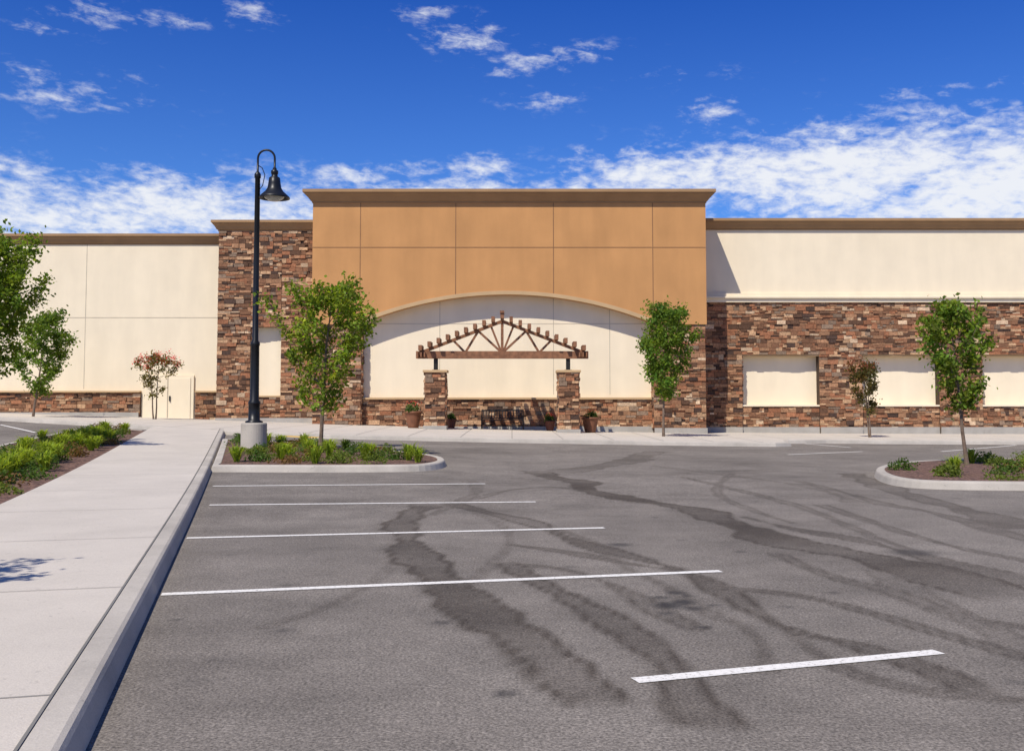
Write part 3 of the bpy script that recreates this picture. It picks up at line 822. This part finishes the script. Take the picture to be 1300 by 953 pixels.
# ---------------------------------------------------------------- low planting
def inside(p,poly):
    c=False;n=len(poly)
    for i in range(n):
        a=poly[i];b=poly[(i+1)%n]
        if (a[1]>p[1])!=(b[1]>p[1]) and p[0]<(b[0]-a[0])*(p[1]-a[1])/(b[1]-a[1])+a[0]: c=not c
    return c
LILY=(.25,.32,.035); DK=(.075,.13,.025); GC=(.13,.17,.03); RED=(.17,.10,.04)
def plantbed(poly,name,seed,n,margin=.3,lily=.3,ymin=-99,ymax=99,lf=1.0,edge=None,mind=.5):
    R=random.Random(seed); b=MB(); x0,x1=min(p[0] for p in poly),max(p[0] for p in poly); y0,y1=max(ymin,min(p[1] for p in poly)),min(ymax,max(p[1] for p in poly))
    pin=inset([Vector(p) for p in poly],margin); placed=[];k=0;tries=0
    while k<n and tries<n*30:
        tries+=1; p=(R.uniform(x0,x1),R.uniform(y0,y1))
        if not inside(p,pin): continue
        if any((p[0]-q[0])**2+(p[1]-q[1])**2<mind**2 for q in placed): continue
        placed.append(p); k+=1; z=g1(*p)+.14
        r=R.random()
        if r<lily: blades(b,p[0],p[1],z,int(85*lf),R.uniform(.28,.5),.40,LILY,R,w=.013)
        else:
            c=R.choice([DK,GC,GC,DK,DK,RED]) ; mound(b,p[0],p[1],z-.03,R.uniform(.28,.52),R.uniform(.15,.34),int(R.uniform(240,420)*lf),.065,c,R)
    if edge: # row of daylilies set back from the walk edge
        a,d,nn,l0,l1,st=edge; t=l0
        while t<l1:
            q=a+d*(t+R.uniform(-.15,.15))+nn*R.uniform(.8,1.25); z=g1(q.x,q.y)+.14
            blades(b,q.x,q.y,z,int(110*lf),R.uniform(.34,.54),.44,LILY,R,w=.013); t+=st*R.uniform(.7,1.4)
    b.obj(name,M['leaf'])
plantbed(ISL1,'island_shrubs',21,50,.3,.30,mind=.42)
plantbed(ISL2,'island_shrubs',22,50,.3,.28,mind=.42)
plantbed(BEDL,'bed_shrubs',23,92,.45,.2,11,45,edge=(A,kd,kn,7,29,.8),mind=.5)
plantbed(BEDL,'bed_shrubs',24,16,.4,.3,2,11,.7)

# ---------------------------------------------------------------- world
W=D.worlds.new('World'); S.world=W; W.use_nodes=True; nt=W.node_tree
sd=Vector((0.44,0.74,-1.14)).normalized()
elev=math.asin(-sd.z); sx,sy=-sd.x,-sd.y
rot=math.atan2(sx,sy)
bg=nt.nodes['Background']
sky=N(nt,'ShaderNodeTexSky'); sky.sky_type='NISHITA'; sky.sun_disc=False
sky.sun_elevation=elev; sky.sun_rotation=rot; sky.altitude=300; sky.air_density=1.0; sky.dust_density=0.4; sky.ozone_density=3.0
tc=N(nt,'ShaderNodeTexCoord'); sp=N(nt,'ShaderNodeSeparateXYZ'); L(nt,tc.outputs['Generated'],sp.inputs[0])
def mth(op,a,b=None,c=None):
    m=N(nt,'ShaderNodeMath',operation=op)
    for i,v in enumerate((a,b,c)):
        if v is None: continue
        if hasattr(v,'links'): L(nt,v,m.inputs[i])
        else: m.inputs[i].default_value=v
    return m.outputs[0]
x_,y_,z_=sp.outputs
az=mth('ARCTAN2',x_,y_)
hyp=mth('SQRT',mth('ADD',mth('MULTIPLY',x_,x_),mth('MULTIPLY',y_,y_)))
el=mth('DIVIDE',z_,mth('MAXIMUM',hyp,.05))
BL=[(60,275,230,48,1.15),(250,265,230,40,1.1),(180,240,120,20,.7),(430,222,90,14,.8),(520,215,60,12,.7),(610,210,38,16,.95),(640,240,240,22,.85),(800,215,90,28,1.05),(930,225,160,40,1.2),(1090,215,190,50,1.35),(1120,178,70,20,.9),(1270,235,170,64,1.4),(1290,170,70,22,.8),
    (1000,170,70,10,.5),(905,135,34,18,.75),(1215,108,90,9,.6),(1265,125,26,9,.6),(585,38,60,22,.66),(665,78,55,14,.7),(545,8,50,14,.5),(680,122,60,14,.5),(730,60,70,14,.5),
    (110,10,70,14,.65),(210,18,60,10,.5),(310,8,40,16,.55),(20,85,50,12,.5),(90,118,90,18,.55),(850,90,90,12,.35),(40,30,50,10,.45),(170,95,60,14,.3)]
msk=None
for u,v,wu,wv,a in BL:
    a0=math.atan((u-650)/F); q0=(509-v)/F*math.cos(a0)
    dx=mth('MULTIPLY',mth('SUBTRACT',az,a0),F/(wu*1.15)); dy=mth('MULTIPLY',mth('SUBTRACT',el,q0),F/(wv*1.3))
    r2=mth('ADD',mth('MULTIPLY',dx,dx),mth('MULTIPLY',dy,dy))
    g=mth('MULTIPLY',mth('EXPONENT',mth('MULTIPLY',r2,-1.0)),a)
    msk=g if msk is None else mth('MAXIMUM',msk,g)
# clouds elsewhere in the sky (outside the photographed sector)
side=mth('GREATER_THAN',mth('ABSOLUTE',az),0.55)
msk=mth('MAXIMUM',msk,mth('MULTIPLY',side,mth('EXPONENT',mth('MULTIPLY',el,-3.0))))
cb=N(nt,'ShaderNodeCombineXYZ'); L(nt,mth('ADD',az,mth('MULTIPLY',el,-.5)),cb.inputs[0]); L(nt,mth('MULTIPLY_ADD',az,.35,mth('MULTIPLY',el,2.2)),cb.inputs[1])
def nz(scale,det,rough,dist):
    n=N(nt,'ShaderNodeTexNoise'); n.inputs['Scale'].default_value=scale; n.inputs['Detail'].default_value=det; n.inputs['Roughness'].default_value=rough; n.inputs['Distortion'].default_value=dist
    L(nt,cb.outputs[0],n.inputs['Vector']); return n.outputs['Fac']
n1_=nz(15,10,.62,.3); n2_=nz(60,6,.62,.3)
nn=mth('ADD',mth('MULTIPLY',n1_,.56),mth('MULTIPLY',n2_,.44))
den=mth('ADD',nn,mth('MULTIPLY',msk,.27))
mr=N(nt,'ShaderNodeMapRange'); mr.interpolation_type='SMOOTHSTEP'; mr.inputs['From Min'].default_value=.58; mr.inputs['From Max'].default_value=.89
L(nt,den,mr.inputs['Value'])
cov=mth('MULTIPLY',mr.outputs[0],mth('MINIMUM',mth('MULTIPLY',msk,2.2),0.95))
# polarised deep-blue grade by elevation
rp=ramp(nt,[(0.0,(.80,1.0,1.3)),(0.16,(.42,.76,1.36)),(0.42,(.14,.46,1.24)),(1.0,(.30,.56,1.15))]); L(nt,el,rp.inputs['Fac'])
sc_=mixc(nt,sky.outputs['Color'],rp.outputs['Color'],1.0,'MULTIPLY')
fin=mixc(nt,sc_,(8.8,9.0,9.4),cov)
L(nt,fin,bg.inputs['Color']); bg.inputs['Strength'].default_value=0.10

# ---------------------------------------------------------------- sun, camera
sl=D.lights.new('sun','SUN'); sl.energy=5.0; sl.angle=math.radians(.53); sl.color=(1,.94,.84)
so=D.objects.new('sun',sl); S.collection.objects.link(so); so.rotation_euler=sd.to_track_quat('-Z','Y').to_euler(); so.location=(-20,-20,40)
cm=D.cameras.new('camera'); co=D.objects.new('camera',cm); S.collection.objects.link(co)
co.location=(0,0,CH); co.rotation_euler=(math.pi/2+PITCH,0,0)
cm.sensor_width=36; cm.lens=36*F/1300.0; cm.shift_y=-45/1300.0; cm.clip_end=4000; cm.clip_start=.1
S.camera=co
S.view_settings.view_transform='Standard'; S.view_settings.look='None'; S.view_settings.exposure=0
